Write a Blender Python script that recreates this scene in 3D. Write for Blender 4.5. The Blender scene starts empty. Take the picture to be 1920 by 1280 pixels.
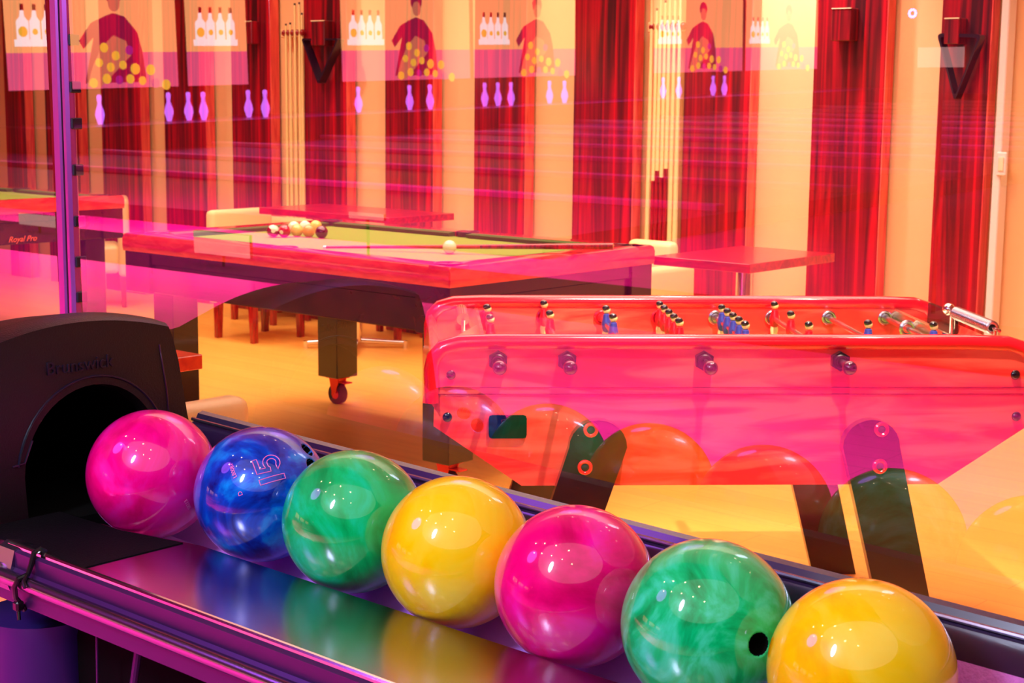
import bpy, bmesh, math, random
from mathutils import Vector, Matrix
random.seed(7)
PI = math.pi
COL = bpy.context.scene.collection

# ------------------------------------------------------------------ camera, world, lights, exposure
F = 2980.0; PITCH = math.radians(8.74); YAW = math.radians(41.0); ROLL = math.radians(-0.55); H = 1.36
scene = bpy.context.scene
cam_d = bpy.data.cameras.new('camera'); cam = bpy.data.objects.new('camera', cam_d); COL.objects.link(cam)
cam_d.sensor_width = 36.0; cam_d.lens = F / 1920 * 36.0; cam_d.clip_start = 0.05; cam_d.clip_end = 200
cam.matrix_world = (Matrix.Translation((0, 0, H)) @ Matrix.Rotation(YAW, 4, 'Z') @
                    Matrix.Rotation(PI / 2 - PITCH, 4, 'X') @ Matrix.Rotation(-ROLL, 4, 'Z'))
scene.camera = cam
cam_d.dof.use_dof = True; cam_d.dof.focus_distance = 2.6; cam_d.dof.aperture_fstop = 16

world = bpy.data.worlds.new('world'); scene.world = world; world.use_nodes = True
world.node_tree.nodes['Background'].inputs[0].default_value = (0.8, 0.12, 0.45, 1)
world.node_tree.nodes['Background'].inputs[1].default_value = 0.06
vs = scene.view_settings
vs.view_transform = 'Standard'; vs.look = 'None'; vs.exposure = 0.0; vs.gamma = 1.0; vs.use_curve_mapping = False

def lamp(name, kind, loc, power, color, size=0.1, sizey=None, target=None, spot=None, blend=0.5, spread=None):
    d = bpy.data.lights.new(name, kind); o = bpy.data.objects.new(name, d); COL.objects.link(o)
    o.location = loc; d.energy = power; d.color = color
    if kind == 'AREA':
        d.shape = 'ELLIPSE' if sizey else 'DISK'; d.size = size
        if sizey: d.size_y = sizey
        if spread: d.spread = math.radians(spread)
    else:
        d.shadow_soft_size = size
    if kind == 'SPOT':
        d.spot_size = math.radians(spot or 90); d.spot_blend = blend
    if target is not None:
        v = Vector(target) - Vector(loc); o.rotation_euler = v.to_track_quat('-Z', 'Y').to_euler()
    return o

WARM = (1.0, 0.80, 0.62)
# pool room: added unseen broad soft fill plus rows of warm ceiling spots
lamp('pool_fill_light', 'AREA', (-5.0, 4.5, 2.9), 165, WARM, 7.4, 3.2, spread=125)
for k, (lx, ly) in enumerate([(-9.3, 5.6), (-7.3, 5.6), (-5.4, 5.7), (-3.6, 5.7), (-1.6, 5.6), (-7.6, 3.5), (-5.2, 3.4), (-3.0, 4.6), (-1.2, 3.6)]):
    lamp('pool_ceiling_spot', 'SPOT', (lx, ly, 2.9), 62, WARM, 0.05, target=(lx - .15, ly + .45, 0), spot=112, blend=0.8)
lamp('wall_washer', 'SPOT', (-3.95, 6.05, 2.9), 170, (1, .85, 1), 0.05, target=(-4.0, 6.55, 1.3), spot=75, blend=1)
lamp('table_football_spot', 'SPOT', (-1.66, 2.80, 2.92), 760, (1, .78, .66), 0.03, target=(-2.05, 3.16, 0.7), spot=48, blend=0.6)
# lane side: violet and magenta lights over the approach, cool white lamp above the ball return
lamp('approach_magenta_light', 'AREA', (-10.0, -3.9, 2.9), 1250, (1.0, 0.02, 0.42), 8.0, 4.4, spread=100)
lamp('near_approach_light', 'AREA', (-3.6, -0.9, 2.9), 230, (1.0, 0.08, 0.50), 2.6, 2.0, spread=90)
lamp('lane_magenta_light', 'AREA', (-13.5, -14.0, 3.4), 1000, (1.0, 0.05, 0.5), 11.0, 22.0, spread=120)
lamp('return_cool_lamp', 'AREA', (-1.45, -0.85, 2.60), 60, (0.62, 0.72, 1.0), 0.28, 0.75, target=(-1.45, 1.55, 0.7))
lamp('return_fill_light', 'AREA', (-0.6, 0.1, 2.85), 46, (1.0, 0.86, 0.86), 5.0, 3.4, target=(-1.45, 1.5, 0.7))  # added unseen soft fill, whitens the light on the balls
lamp('return_violet_light', 'AREA', (-3.4, -0.4, 2.75), 18, (0.45, 0.12, 1.0), 0.9, 0.9, target=(-1.6, 1.4, 0.6))
for k in range(9):
    lamp('downlight', 'POINT', (-3.2 + 0.75 * (k % 5), 0.2 + 0.75 * (k // 5) - .3, 2.85), 4.0, (1, .72, .4), 0.04)

# ------------------------------------------------------------------ measuring helpers (camera ray through a photo pixel)
def ray(x, y):
    X = (x - 960) / F; Y = -(y - 640) / F
    c, s = math.cos(ROLL), math.sin(ROLL); X, Y = c * X + s * Y, -s * X + c * Y
    d = (X, math.cos(PITCH) + Y * math.sin(PITCH), -math.sin(PITCH) + Y * math.cos(PITCH))
    c, s = math.cos(YAW), math.sin(YAW)
    return Vector((d[0] * c - d[1] * s, d[0] * s + d[1] * c, d[2]))
def onz(x, y, z):
    d = ray(x, y); return Vector((0, 0, H)) + d * ((z - H) / d.z)
def ony(x, y, v):
    d = ray(x, y); return Vector((0, 0, H)) + d * (v / d.y)
def onx(x, y, v):
    d = ray(x, y); return Vector((0, 0, H)) + d * (v / d.x)

# ------------------------------------------------------------------ materials
def srgb(r, g, b):
    f = lambda c: (c / 255 / 12.92) if c / 255 <= .04045 else ((c / 255 + .055) / 1.055) ** 2.4
    return (f(r), f(g), f(b), 1)
def newmat(name):
    m = bpy.data.materials.new(name); m.use_nodes = True
    nt = m.node_tree; return m, nt, nt.nodes['Principled BSDF']
def L(nt, a, b): nt.links.new(a, b)
def plain(name, col, rough=.5, metal=0.0, coat=0.0, spec=.5, bump=0, bscale=60, var=0.0):
    m, nt, b = newmat(name)
    b.inputs['Base Color'].default_value = col; b.inputs['Roughness'].default_value = rough
    b.inputs['Metallic'].default_value = metal; b.inputs['Coat Weight'].default_value = coat
    b.inputs['Coat Roughness'].default_value = .06; b.inputs['Specular IOR Level'].default_value = spec
    tc = nt.nodes.new('ShaderNodeTexCoord'); n = nt.nodes.new('ShaderNodeTexNoise')
    n.inputs['Scale'].default_value = bscale; n.inputs['Detail'].default_value = 4; L(nt, tc.outputs['Object'], n.inputs['Vector'])
    mx = nt.nodes.new('ShaderNodeMix'); mx.data_type = 'RGBA'
    mx.inputs['A'].default_value = tuple(c * (1 - var) for c in col[:3]) + (1,)
    mx.inputs['B'].default_value = tuple(min(1, c * (1 + var)) for c in col[:3]) + (1,)
    L(nt, n.outputs['Fac'], mx.inputs['Factor']); L(nt, mx.outputs['Result'], b.inputs['Base Color'])
    if bump:
        bp = nt.nodes.new('ShaderNodeBump'); bp.inputs['Strength'].default_value = bump; bp.inputs['Distance'].default_value = .004
        L(nt, n.outputs['Fac'], bp.inputs['Height']); L(nt, bp.outputs['Normal'], b.inputs['Normal'])
    return m
def wood(name, c1, c2, stretch=(1, 12, 12), scale=4, rough=.35, coat=.3, contrast=(.35, .65), c3=None):
    m, nt, b = newmat(name)
    tc = nt.nodes.new('ShaderNodeTexCoord'); mp = nt.nodes.new('ShaderNodeMapping'); mp.inputs['Scale'].default_value = stretch
    L(nt, tc.outputs['Object'], mp.inputs['Vector'])
    n = nt.nodes.new('ShaderNodeTexNoise'); n.inputs['Scale'].default_value = scale; n.inputs['Detail'].default_value = 6
    n.inputs['Distortion'].default_value = 1.2; L(nt, mp.outputs['Vector'], n.inputs['Vector'])
    r = nt.nodes.new('ShaderNodeValToRGB'); e = r.color_ramp.elements
    e[0].position = contrast[0]; e[0].color = c1; e[1].position = contrast[1]; e[1].color = c2
    if c3: k = e.new((contrast[0] + contrast[1]) / 2); k.color = c3
    L(nt, n.outputs['Fac'], r.inputs['Fac']); L(nt, r.outputs['Color'], b.inputs['Base Color'])
    b.inputs['Roughness'].default_value = rough; b.inputs['Coat Weight'].default_value = coat; b.inputs['Coat Roughness'].default_value = .08
    return m
def emit(name, col, s):
    m, nt, b = newmat(name)
    b.inputs['Base Color'].default_value = (0, 0, 0, 1); b.inputs['Emission Color'].default_value = col; b.inputs['Emission Strength'].default_value = s
    return m
def marble(name, c1, c2, c3, scale=7, pearl=.15, seed=0.0, dist=2.2):
    m, nt, b = newmat(name)
    tc = nt.nodes.new('ShaderNodeTexCoord'); mp = nt.nodes.new('ShaderNodeMapping'); mp.inputs['Location'].default_value = (seed, seed * 1.7, -seed)
    L(nt, tc.outputs['Object'], mp.inputs['Vector'])
    n0 = nt.nodes.new('ShaderNodeTexNoise'); n0.inputs['Scale'].default_value = scale * .6; n0.inputs['Detail'].default_value = 3
    L(nt, mp.outputs['Vector'], n0.inputs['Vector'])
    n = nt.nodes.new('ShaderNodeTexNoise'); n.inputs['Scale'].default_value = scale; n.inputs['Detail'].default_value = 7
    n.inputs['Distortion'].default_value = dist; n.inputs['Roughness'].default_value = .55
    L(nt, mp.outputs['Vector'], n.inputs['Vector'])
    r = nt.nodes.new('ShaderNodeValToRGB'); e = r.color_ramp.elements
    e[0].position = .30; e[0].color = c1; e[1].position = .72; e[1].color = c3; k = e.new(.50); k.color = c2
    L(nt, n.outputs['Fac'], r.inputs['Fac']); L(nt, r.outputs['Color'], b.inputs['Base Color'])
    b.inputs['Roughness'].default_value = .28; b.inputs['Coat Weight'].default_value = 1.0; b.inputs['Coat Roughness'].default_value = .035
    b.inputs['Metallic'].default_value = pearl; b.inputs['Specular IOR Level'].default_value = .15
    return m

M = {}
M['cream_wall'] = plain('cream_wall', srgb(255, 204, 142), .8, var=.04, bscale=3)
M['floor_pool'] = None
M['dark_wood'] = wood('dark_wood', srgb(40, 12, 12), srgb(70, 22, 18), (2, 2, 2), 5, .25, .3)
M['rail_wood'] = wood('rail_wood', srgb(222, 34, 42), srgb(248, 72, 62), (2.5, 2.5, 12), 3, .16, .9)
M['beech'] = wood('beech', srgb(248, 48, 40), srgb(255, 96, 74), (1.2, 9, 9), 2.2, .35, .5, (.42, .60))
M['beech_rail'] = plain('beech_rail', srgb(250, 22, 36), .16, coat=1.0, var=.06, bscale=8)
M['red_panel'] = wood('red_panel', srgb(62, 4, 14), srgb(215, 5, 32), (11, 11, .35), 1.9, .4, .3, (.34, .70), srgb(150, 3, 24))
M['red_edge'] = wood('red_edge', srgb(220, 50, 60), srgb(255, 110, 90), (9, 9, .8), 3, .45, .1)
M['table_top'] = wood('table_top', srgb(150, 8, 25), srgb(205, 25, 35), (2, 9, 9), 3, .3, .5)
M['table_orange'] = wood('table_orange', srgb(200, 45, 20), srgb(235, 80, 35), (2, 9, 9), 3, .3, .4)
M['felt'] = plain('felt', srgb(130, 148, 60), .95, bump=.15, bscale=400, var=.05, spec=.1)
M['cushion_felt'] = plain('cushion_felt', srgb(70, 90, 40), .9, bump=.1, bscale=400, spec=.1)
M['black'] = plain('black', srgb(14, 12, 14), .35, coat=.3)
M['black_gloss'] = plain('black_gloss', srgb(12, 9, 12), .12, coat=1.0)
M['leg_black'] = plain('leg_black', srgb(36, 16, 14), .22, coat=.6)
M['matte_black'] = plain('matte_black', srgb(6, 5, 5), .9, spec=.1)
M['chrome'] = plain('chrome', (.8, .8, .82, 1), .12, metal=1)
M['steel'] = plain('steel', (.62, .6, .66, 1), .22, metal=1)
M['plate'] = plain('plate', (.46, .42, .50, 1), .20, metal=1, var=.03, bscale=200)
M['hood'] = plain('hood', srgb(20, 9, 14), .42, bump=.25, bscale=350, var=.1)
M['hood_logo'] = plain('hood_logo', srgb(12, 10, 40), .3, coat=.5)
M['rail_violet'] = plain('rail_violet', (.36, .32, .44, 1), .24, metal=1)
M['fascia'] = plain('fascia', srgb(70, 34, 92), .38, metal=.5)
M['pedestal'] = plain('pedestal', srgb(48, 34, 110), .4, metal=.3)
M['mat'] = plain('mat', srgb(7, 3, 10), .7, spec=.12, bump=.4, bscale=500)
M['trough'] = plain('trough', srgb(200, 130, 235), .5, var=.06)
M['back_plate'] = plain('back_plate', srgb(215, 110, 200), .7, bump=.6, bscale=170, var=.15)
M['back_rail'] = plain('back_rail', srgb(44, 26, 60), .22, coat=.6)
M['cream_leather'] = plain('cream_leather', srgb(255, 225, 150), .45, coat=.2, bump=.08, bscale=120, var=.03)
M['white'] = plain('white', srgb(240, 235, 225), .4)
M['ivory'] = plain('ivory', srgb(255, 240, 195), .2, coat=1)
M['plastic_red'] = plain('plastic_red', srgb(225, 15, 30), .3, coat=.4)
M['plastic_blue'] = plain('plastic_blue', srgb(50, 60, 150), .3, coat=.4)
M['skin_plastic'] = plain('skin_plastic', srgb(250, 215, 150), .35, coat=.3)
M['goal_metal'] = plain('goal_metal', (.85, .75, .5, 1), .24, metal=1)
M['cue_shaft'] = plain('cue_shaft', srgb(250, 225, 150), .25, coat=.6)
M['cue_butt'] = wood('cue_butt', srgb(120, 10, 18), srgb(190, 20, 25), (8, 8, 1), 8, .2, .8)
M['clip_red'] = plain('clip_red', srgb(150, 10, 12), .3, coat=.5)
M['triangle'] = plain('triangle', srgb(35, 16, 38), .3, coat=.4)
M['caster_red'] = plain('caster_red', srgb(225, 60, 40), .3, metal=.5)
M['rubber'] = plain('rubber', srgb(45, 35, 38), .6)
M['mullion'] = plain('mullion', srgb(190, 90, 200), .3, metal=.75)
M['seal'] = plain('seal', srgb(20, 10, 40), .5)
M['num_white'] = plain('num_white', srgb(250, 235, 200), .2, coat=1)
M['pink_ink'] = plain('pink_ink', srgb(255, 120, 205), .4)
M['gold_ink'] = plain('gold_ink', srgb(255, 120, 70), .4)
M['zip'] = plain('zip', srgb(8, 7, 10), .35, coat=.3)

def floor_mat(name, c1, c2, cl, rough=.35, coat=.15):
    m, nt, b = newmat(name)
    tc = nt.nodes.new('ShaderNodeTexCoord'); mp = nt.nodes.new('ShaderNodeMapping'); mp.inputs['Rotation'].default_value = (0, 0, 0)
    L(nt, tc.outputs['Object'], mp.inputs['Vector'])
    br = nt.nodes.new('ShaderNodeTexBrick'); br.offset = .37; br.inputs['Scale'].default_value = 1
    br.inputs['Brick Width'].default_value = 1.3; br.inputs['Row Height'].default_value = .14; br.inputs['Mortar Size'].default_value = .0012
    br.inputs['Color1'].default_value = c1; br.inputs['Color2'].default_value = c2; br.inputs['Mortar'].default_value = cl
    L(nt, mp.outputs['Vector'], br.inputs['Vector'])
    n = nt.nodes.new('ShaderNodeTexNoise'); n.inputs['Scale'].default_value = 3; n.inputs['Detail'].default_value = 6; n.inputs['Distortion'].default_value = .8
    m2 = nt.nodes.new('ShaderNodeMapping'); m2.inputs['Scale'].default_value = (1, 9, 1); L(nt, tc.outputs['Object'], m2.inputs['Vector']); L(nt, m2.outputs['Vector'], n.inputs['Vector'])
    mx = nt.nodes.new('ShaderNodeMix'); mx.data_type = 'RGBA'; mx.blend_type = 'MULTIPLY'; mx.inputs['Factor'].default_value = .22
    L(nt, br.outputs['Color'], mx.inputs['A']); L(nt, n.outputs['Fac'], mx.inputs['B'])
    g = nt.nodes.new('ShaderNodeMix'); g.data_type = 'RGBA'; g.blend_type = 'MULTIPLY'; g.inputs['Factor'].default_value = 1
    g.inputs['B'].default_value = (1, 1, 1, 1); L(nt, mx.outputs['Result'], g.inputs['A']); L(nt, g.outputs['Result'], b.inputs['Base Color'])
    b.inputs['Roughness'].default_value = rough; b.inputs['Coat Weight'].default_value = coat; b.inputs['Coat Roughness'].default_value = .15
    return m
M['floor_pool'] = floor_mat('floor_pool', srgb(255, 184, 78), srgb(253, 177, 70), srgb(235, 150, 58), .45, .1)
M['floor_lane'] = floor_mat('floor_lane', srgb(240, 100, 185), srgb(228, 90, 175), srgb(130, 50, 110), .3, .2)
M['lane_dark'] = plain('lane_dark', srgb(105, 40, 75), .4, var=.1, bscale=2)
M['lane_mark'] = plain('lane_mark', srgb(255, 190, 220), .4)
M['strip_dark'] = plain('strip_dark', srgb(16, 8, 14), .95, bump=.3, bscale=200)
M['ceiling'] = plain('ceiling', srgb(225, 160, 150), .9)
M['lane_wall'] = plain('lane_wall', srgb(70, 20, 50), .8)
M['peach_wall'] = plain('peach_wall', srgb(255, 190, 160), .8, var=.03, bscale=3)

def glass_mat():
    m = bpy.data.materials.new('window_glass'); m.use_nodes = True; nt = m.node_tree; nt.nodes.clear()
    out = nt.nodes.new('ShaderNodeOutputMaterial'); mix = nt.nodes.new('ShaderNodeMixShader')
    tr = nt.nodes.new('ShaderNodeBsdfTransparent'); gl = nt.nodes.new('ShaderNodeBsdfGlossy')
    tr.inputs['Color'].default_value = (1.0, .985, .99, 1); gl.inputs['Roughness'].default_value = 0.0
    gl.inputs['Color'].default_value = (1, 1, 1, 1)
    fr = nt.nodes.new('ShaderNodeFresnel'); fr.inputs['IOR'].default_value = 2.5
    ge = nt.nodes.new('ShaderNodeNewGeometry'); inv = nt.nodes.new('ShaderNodeMath'); inv.operation = 'SUBTRACT'; inv.inputs[0].default_value = 1
    L(nt, ge.outputs['Backfacing'], inv.inputs[1]); mu = nt.nodes.new('ShaderNodeMath'); mu.operation = 'MULTIPLY'
    L(nt, fr.outputs[0], mu.inputs[0]); L(nt, inv.outputs[0], mu.inputs[1])
    L(nt, mu.outputs[0], mix.inputs[0]); L(nt, tr.outputs[0], mix.inputs[1]); L(nt, gl.outputs[0], mix.inputs[2]); L(nt, mix.outputs[0], out.inputs[0])
    return m
M['glass'] = glass_mat()

# ------------------------------------------------------------------ mesh helpers
class MB:
    def __init__(s): s.bm = bmesh.new()
    def _x(s, vs, mtx):
        if mtx is not None: bmesh.ops.transform(s.bm, matrix=mtx, verts=vs)
    def box(s, x0, x1, y0, y1, z0, z1, bev=0, mtx=None, seg=1):
        r = bmesh.ops.create_cube(s.bm, size=1)['verts']
        bmesh.ops.scale(s.bm, vec=(abs(x1 - x0), abs(y1 - y0), abs(z1 - z0)), verts=r)
        bmesh.ops.translate(s.bm, vec=((x0 + x1) / 2, (y0 + y1) / 2, (z0 + z1) / 2), verts=r)
        if bev:
            ed = list({e for v in r for e in v.link_edges})
            o = bmesh.ops.bevel(s.bm, geom=ed, offset=bev, segments=seg, profile=.5, affect='EDGES'); r = o['verts'] if False else list({v for f in o['faces'] for v in f.verts} | {v for v in r if v.is_valid})
            # collect all linked
            seen = set(r); st = list(r)
            while st:
                v = st.pop()
                for e in v.link_edges:
                    w = e.other_vert(v)
                    if w not in seen: seen.add(w); st.append(w)
            r = list(seen)
        s._x(r, mtx); return s
    def sphere(s, c, r, seg=24, rings=14, sc=(1, 1, 1), mtx=None):
        v = bmesh.ops.create_uvsphere(s.bm, u_segments=seg, v_segments=rings, radius=r)['verts']
        bmesh.ops.scale(s.bm, vec=sc, verts=v); bmesh.ops.translate(s.bm, vec=c, verts=v); s._x(v, mtx); return s
    def cyl(s, a, b, r1, r2=None, seg=16, caps=True):
        a = Vector(a); b = Vector(b); r2 = r1 if r2 is None else r2; d = b - a
        v = bmesh.ops.create_cone(s.bm, cap_ends=caps, segments=seg, radius1=r1, radius2=r2, depth=d.length)['verts']
        m = Matrix.Translation((a + b) / 2) @ d.to_track_quat('Z', 'Y').to_matrix().to_4x4()
        bmesh.ops.transform(s.bm, matrix=m, verts=v); return s
    def tube(s, pts, r, seg=10, closed=False):
        pts = [Vector(p) for p in pts]; n = len(pts); rings = []
        up = None
        for i, p in enumerate(pts):
            a = pts[(i - 1) % n] if (closed or i > 0) else p; b = pts[(i + 1) % n] if (closed or i < n - 1) else p
            t = (b - a).normalized()
            if up is None:
                up = t.orthogonal().normalized()
            up = (up - t * up.dot(t)).normalized(); sd = t.cross(up)
            rr = r[i] if isinstance(r, (list, tuple)) else r
            rings.append([s.bm.verts.new(p + (up * math.cos(2 * PI * k / seg) + sd * math.sin(2 * PI * k / seg)) * rr) for k in range(seg)])
        for i in range(n if closed else n - 1):
            A, B = rings[i], rings[(i + 1) % n]
            for k in range(seg): s.bm.faces.new((A[k], A[(k + 1) % seg], B[(k + 1) % seg], B[k]))
        if not closed:
            s.bm.faces.new(rings[0][::-1]); s.bm.faces.new(rings[-1])
        return s
    def prism(s, poly, axis, a, b, mtx=None):
        """poly: 2-D points; axis: 'x','y','z' extrusion axis from a to b"""
        def P(u, v, w):
            return {'x': (w, u, v), 'y': (u, w, v), 'z': (u, v, w)}[axis]
        A = [s.bm.verts.new(P(u, v, a)) for u, v in poly]; B = [s.bm.verts.new(P(u, v, b)) for u, v in poly]
        n = len(poly)
        s.bm.faces.new(A); s.bm.faces.new(B[::-1])
        for i in range(n): s.bm.faces.new((A[i], B[i], B[(i + 1) % n], A[(i + 1) % n]))
        s._x(A + B, mtx); return s
    def lathe(s, prof, seg=20, mtx=None):
        rings = []; allv = []
        for r, z in prof:
            ring = [s.bm.verts.new((max(r, 1e-5) * math.cos(2 * PI * k / seg), max(r, 1e-5) * math.sin(2 * PI * k / seg), z)) for k in range(seg)]
            rings.append(ring); allv += ring
        for A, B in zip(rings, rings[1:]):
            for k in range(seg): s.bm.faces.new((A[k], A[(k + 1) % seg], B[(k + 1) % seg], B[k]))
        s.bm.faces.new(rings[0][::-1]); s.bm.faces.new(rings[-1]); s._x(allv, mtx); return s
    def torus(s, c, R, r, axis='z', seg=24, rs=10, mtx=None):
        c = Vector(c); pts = []
        for k in range(seg):
            a = 2 * PI * k / seg; u, v = R * math.cos(a), R * math.sin(a)
            p = {'z': Vector((u, v, 0)), 'y': Vector((u, 0, v)), 'x': Vector((0, u, v))}[axis] + c
            pts.append(mtx @ p if mtx is not None else p)
        return s.tube(pts, r, rs, closed=True)
    def build(s, name, mat, parent=None, smooth=True, kind=None):
        bmesh.ops.recalc_face_normals(s.bm, faces=s.bm.faces)
        me = bpy.data.meshes.new(name); s.bm.to_mesh(me); s.bm.free()
        if smooth:
            for p in me.polygons: p.use_smooth = True
            try: me.set_sharp_from_angle(angle=math.radians(35))
            except Exception: pass
        me.materials.append(M[mat] if isinstance(mat, str) else mat)
        o = bpy.data.objects.new(name, me); COL.objects.link(o)
        if parent: o.parent = parent
        if kind: o['kind'] = kind
        return o
def tag(o, label, cat, group=None, kind=None):
    o['label'] = label; o['category'] = cat
    if group: o['group'] = group
    if kind: o['kind'] = kind
    return o
def empty(name, loc=(0, 0, 0), rz=0, label=None, cat=None, group=None):
    o = bpy.data.objects.new(name, None); COL.objects.link(o); o.location = loc; o.rotation_euler = (0, 0, rz); o.empty_display_size = .05
    if label: tag(o, label, cat, group)
    return o
def copy_tree(o, parent=None):
    c = o.copy(); COL.objects.link(c); c.parent = parent
    for ch in list(o.children): copy_tree(ch, c)
    return c
def text_mesh(name, txt, size, mat, parent, extrude=.002, outline=0, font_shear=0):
    cu = bpy.data.curves.new(name, 'FONT'); cu.body = txt; cu.size = size; cu.align_x = 'CENTER'; cu.align_y = 'CENTER'; cu.shear = font_shear
    if outline: cu.fill_mode = 'NONE'; cu.bevel_depth = outline; cu.resolution_u = 6
    else: cu.extrude = extrude
    t = bpy.data.objects.new(name + '_tmp', cu); COL.objects.link(t)
    bpy.context.view_layer.update()
    me = bpy.data.meshes.new_from_object(t.evaluated_get(bpy.context.evaluated_depsgraph_get()))
    bpy.data.objects.remove(t); bpy.data.curves.remove(cu)
    me.materials.clear(); me.materials.append(M[mat]); me.name = name
    o = bpy.data.objects.new(name, me); COL.objects.link(o)
    if parent: o.parent = parent
    return o

# ------------------------------------------------------------------ the setting
GY = 1.79           # plane of the glass wall
WY = 6.50           # front of the wood panels; recesses lie behind
MB().box(-13, 3, GY + .03, 6.7, -.1, 0).build('floor', 'floor_pool', kind='structure')
MB().box(-24, 3, -3.05, GY - .05, -.1, 0).build('floor', 'floor_lane', kind='structure')
MB().box(-24, 3, -4.3, -3.05, -.1, 0).build('floor', 'strip_dark', kind='structure')  # added dark strip, shaped to leave a dark band in the reflection
MB().box(-24, 3, -42, -4.3, -.1, 0).build('floor', 'floor_lane', kind='structure')
MB().box(-13, 3, GY - .05, 6.7, 3.0, 3.1).build('ceiling', 'ceiling', kind='structure')
MB().box(-24, 3, -42, GY - .06, 3.6, 3.7).build('ceiling', 'lane_wall', kind='structure')
MB().box(-13, 3, WY + .09, WY + .2, 0, 3.0).build('wall_back', 'cream_wall', kind='structure')
MB().box(-13.1, -13, GY, 6.7, 0, 3.0).build('wall_left', 'cream_wall', kind='structure')
MB().box(2.9, 3.0, GY, 6.7, 0, 3.0).build('wall_right', 'peach_wall', kind='structure')
MB().box(-24.1, -24, -42, GY - .06, 0, 3.6).build('wall_far', 'lane_wall', kind='structure')
MB().box(3, 3.1, -42, GY - .06, 0, 3.6).build('wall_near', 'lane_wall', kind='structure')

# wood panels of the back wall, each a board standing proud of the cream wall
names = ['behind the far end of the second pool table', 'between the two pale strips left of the window post', 'between two narrow pale strips left of the green table',
         'left of the cream sofa under the first cue rack', 'just left of the first row of cues', 'with a hanging triangle on it, beside the first cues',
         'behind the head of the green pool table', 'behind the middle of the green pool table', 'broad, just left of the second row of cues',
         'behind the red square table, right of the second cues', 'dark, behind the right half of the football table', 'with a hanging triangle, at the right end of the room']
fronts = [(10, 47), (85, 147), (190, 264), (308, 386), (435, 508), (571, 650), (722, 812), (889, 985), (1075, 1188), (1281, 1405), (1522, 1656), (1757, 1850)]
for k, (a, b) in enumerate(fronts):
    xa = ony(a, 220, WY).x; xb = ony(b, 220, WY).x
    e = empty('wood_panel', ((xa + xb) / 2, WY, 0), 0, 'tall red wood wall panel ' + names[k], 'wall panel', 'red wood panels along the back wall')
    w = (xb - xa) / 2
    MB().box(-w, w - .004, 0, .07, 0, 2.98, .002).build('board', 'red_panel', e)
    MB().box(w - .004, w + .002, .003, .07, 0, 2.98).build('board_edge', 'red_edge', e)
xa = ony(1866, 250, WY).x
o = MB().box(xa, xa + .035, WY - .005, WY + .07, 0, 2.98, .004).build('trim_1', 'white', kind='structure')
xs_ = ony(1870, 307, WY - .01)
sw = empty('light_switch', (xs_.x + .02, WY - .005, xs_.z), 0, 'small white light switch on the pale strip at the right edge', 'light switch')
MB().box(-.022, .022, -.012, 0, -.05, .05, .004).build('plate', 'white', sw)
MB().box(-.012, .012, -.017, -.012, -.03, .03, .002).build('rocker', 'ivory', sw)

# glass wall: two panes leaning a degree, mullion, rails
TILT = math.radians(.95)
def pane(name, x0, x1):
    g = MB().box(x0, x1, -.004, .004, .06 - 1.0, 2.92 - 1.0).build(name, 'glass', smooth=False, kind='structure')
    g.location = (0, GY, 1.0); g.rotation_euler = (TILT, 0, 0)
    return g
mx0 = ony(109, 100, GY).x; mx1 = ony(135, 100, GY).x
pane('window_1', -2.675, 3.0); pane('window_2', -13, -2.755)
m = empty('window_3', (-2.715, GY, 0)); m['kind'] = 'structure'
MB().box(-.032, -.0015, -.012, .012, 0, 2.98, .006).build('mullion', 'mullion', m)
MB().box(.0015, .022, -.012, .012, 0, 2.98, .006).build('mullion', 'mullion', m)
MB().box(-.0015, .0015, -.010, .010, 0, 2.98).build('seal', 'seal', m)
for z in (0.5, .62, .95, 1.02, 1.1, 1.2, 1.29, 1.36, 1.45, 1.56): MB().box(.022, .026, -.005, .02, z, z + .022, .002).build('clip', 'seal', m)
MB().box(-13, 3, GY - .05, GY + .03, -.1, .06).build('trim_2', 'seal', kind='structure')
MB().box(-13, 3, GY - .055, GY + .05, 2.92, 3.1).build('trim_3', 'seal', kind='structure')

# ------------------------------------------------------------------ ball return
BALLS = [(-2.1052, 1.528, .7456), (-1.8807, 1.5712, .743), (-1.6693, 1.5679, .739), (-1.4578, 1.5649, .7353), (-1.2462, 1.5634, .7316), (-1.0348, 1.5571, .7283), (-.8234, 1.5514, .7243)]
BR = .1055
ret = empty('ball_return', (-1.6, 1.5, 0), 0, 'dark bowling ball return with a steel shelf, holding seven balls', 'ball return')
def R_(mb, name, mat, **k):
    bmesh.ops.translate(mb.bm, vec=(1.6, -1.5, 0), verts=mb.bm.verts); return mb.build(name, mat, ret, **k)
X0, X1 = -2.22, .45
SL = -.0165  # fall of the shelf along its length
def slope_back(mb):
    for v in mb.bm.verts: v.co.z += -.026 * (v.co.x + 1.66)
    return mb
def slope(mb):
    for v in mb.bm.verts: v.co.z += SL * (v.co.x + 1.46)
    return mb
R_(slope(MB().prism([(X0, 1.288), (X1, 1.288), (X1, 1.486), (-1.93, 1.486), (-2.08, 1.452), (X0, 1.445)], 'z', .652, .661)), 'shelf', 'plate')
R_(slope(MB().prism([(-2.24, 1.293), (-1.955, 1.293), (-1.955, 1.474), (-2.08, 1.446), (-2.24, 1.440)], 'z', .6612, .6625)), 'shelf_mat', 'mat')
R_(MB().box(-2.66, -2.235, 1.27, 1.74, .58, .66), 'tunnel_floor', 'matte_black')
R_(slope(MB().prism([(1.478, .642), (1.50, .60), (1.61, .60), (1.648, .648), (1.648, .640), (1.612, .590), (1.498, .590), (1.470, .640)], 'x', X0, X1)), 'ball_track', 'trough')
R_(slope_back(MB().prism([(1.645, .650), (1.688, .738), (1.70, .738), (1.70, .64), (1.645, .64)], 'x', X0, X1)), 'back_plate', 'back_plate')
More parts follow.
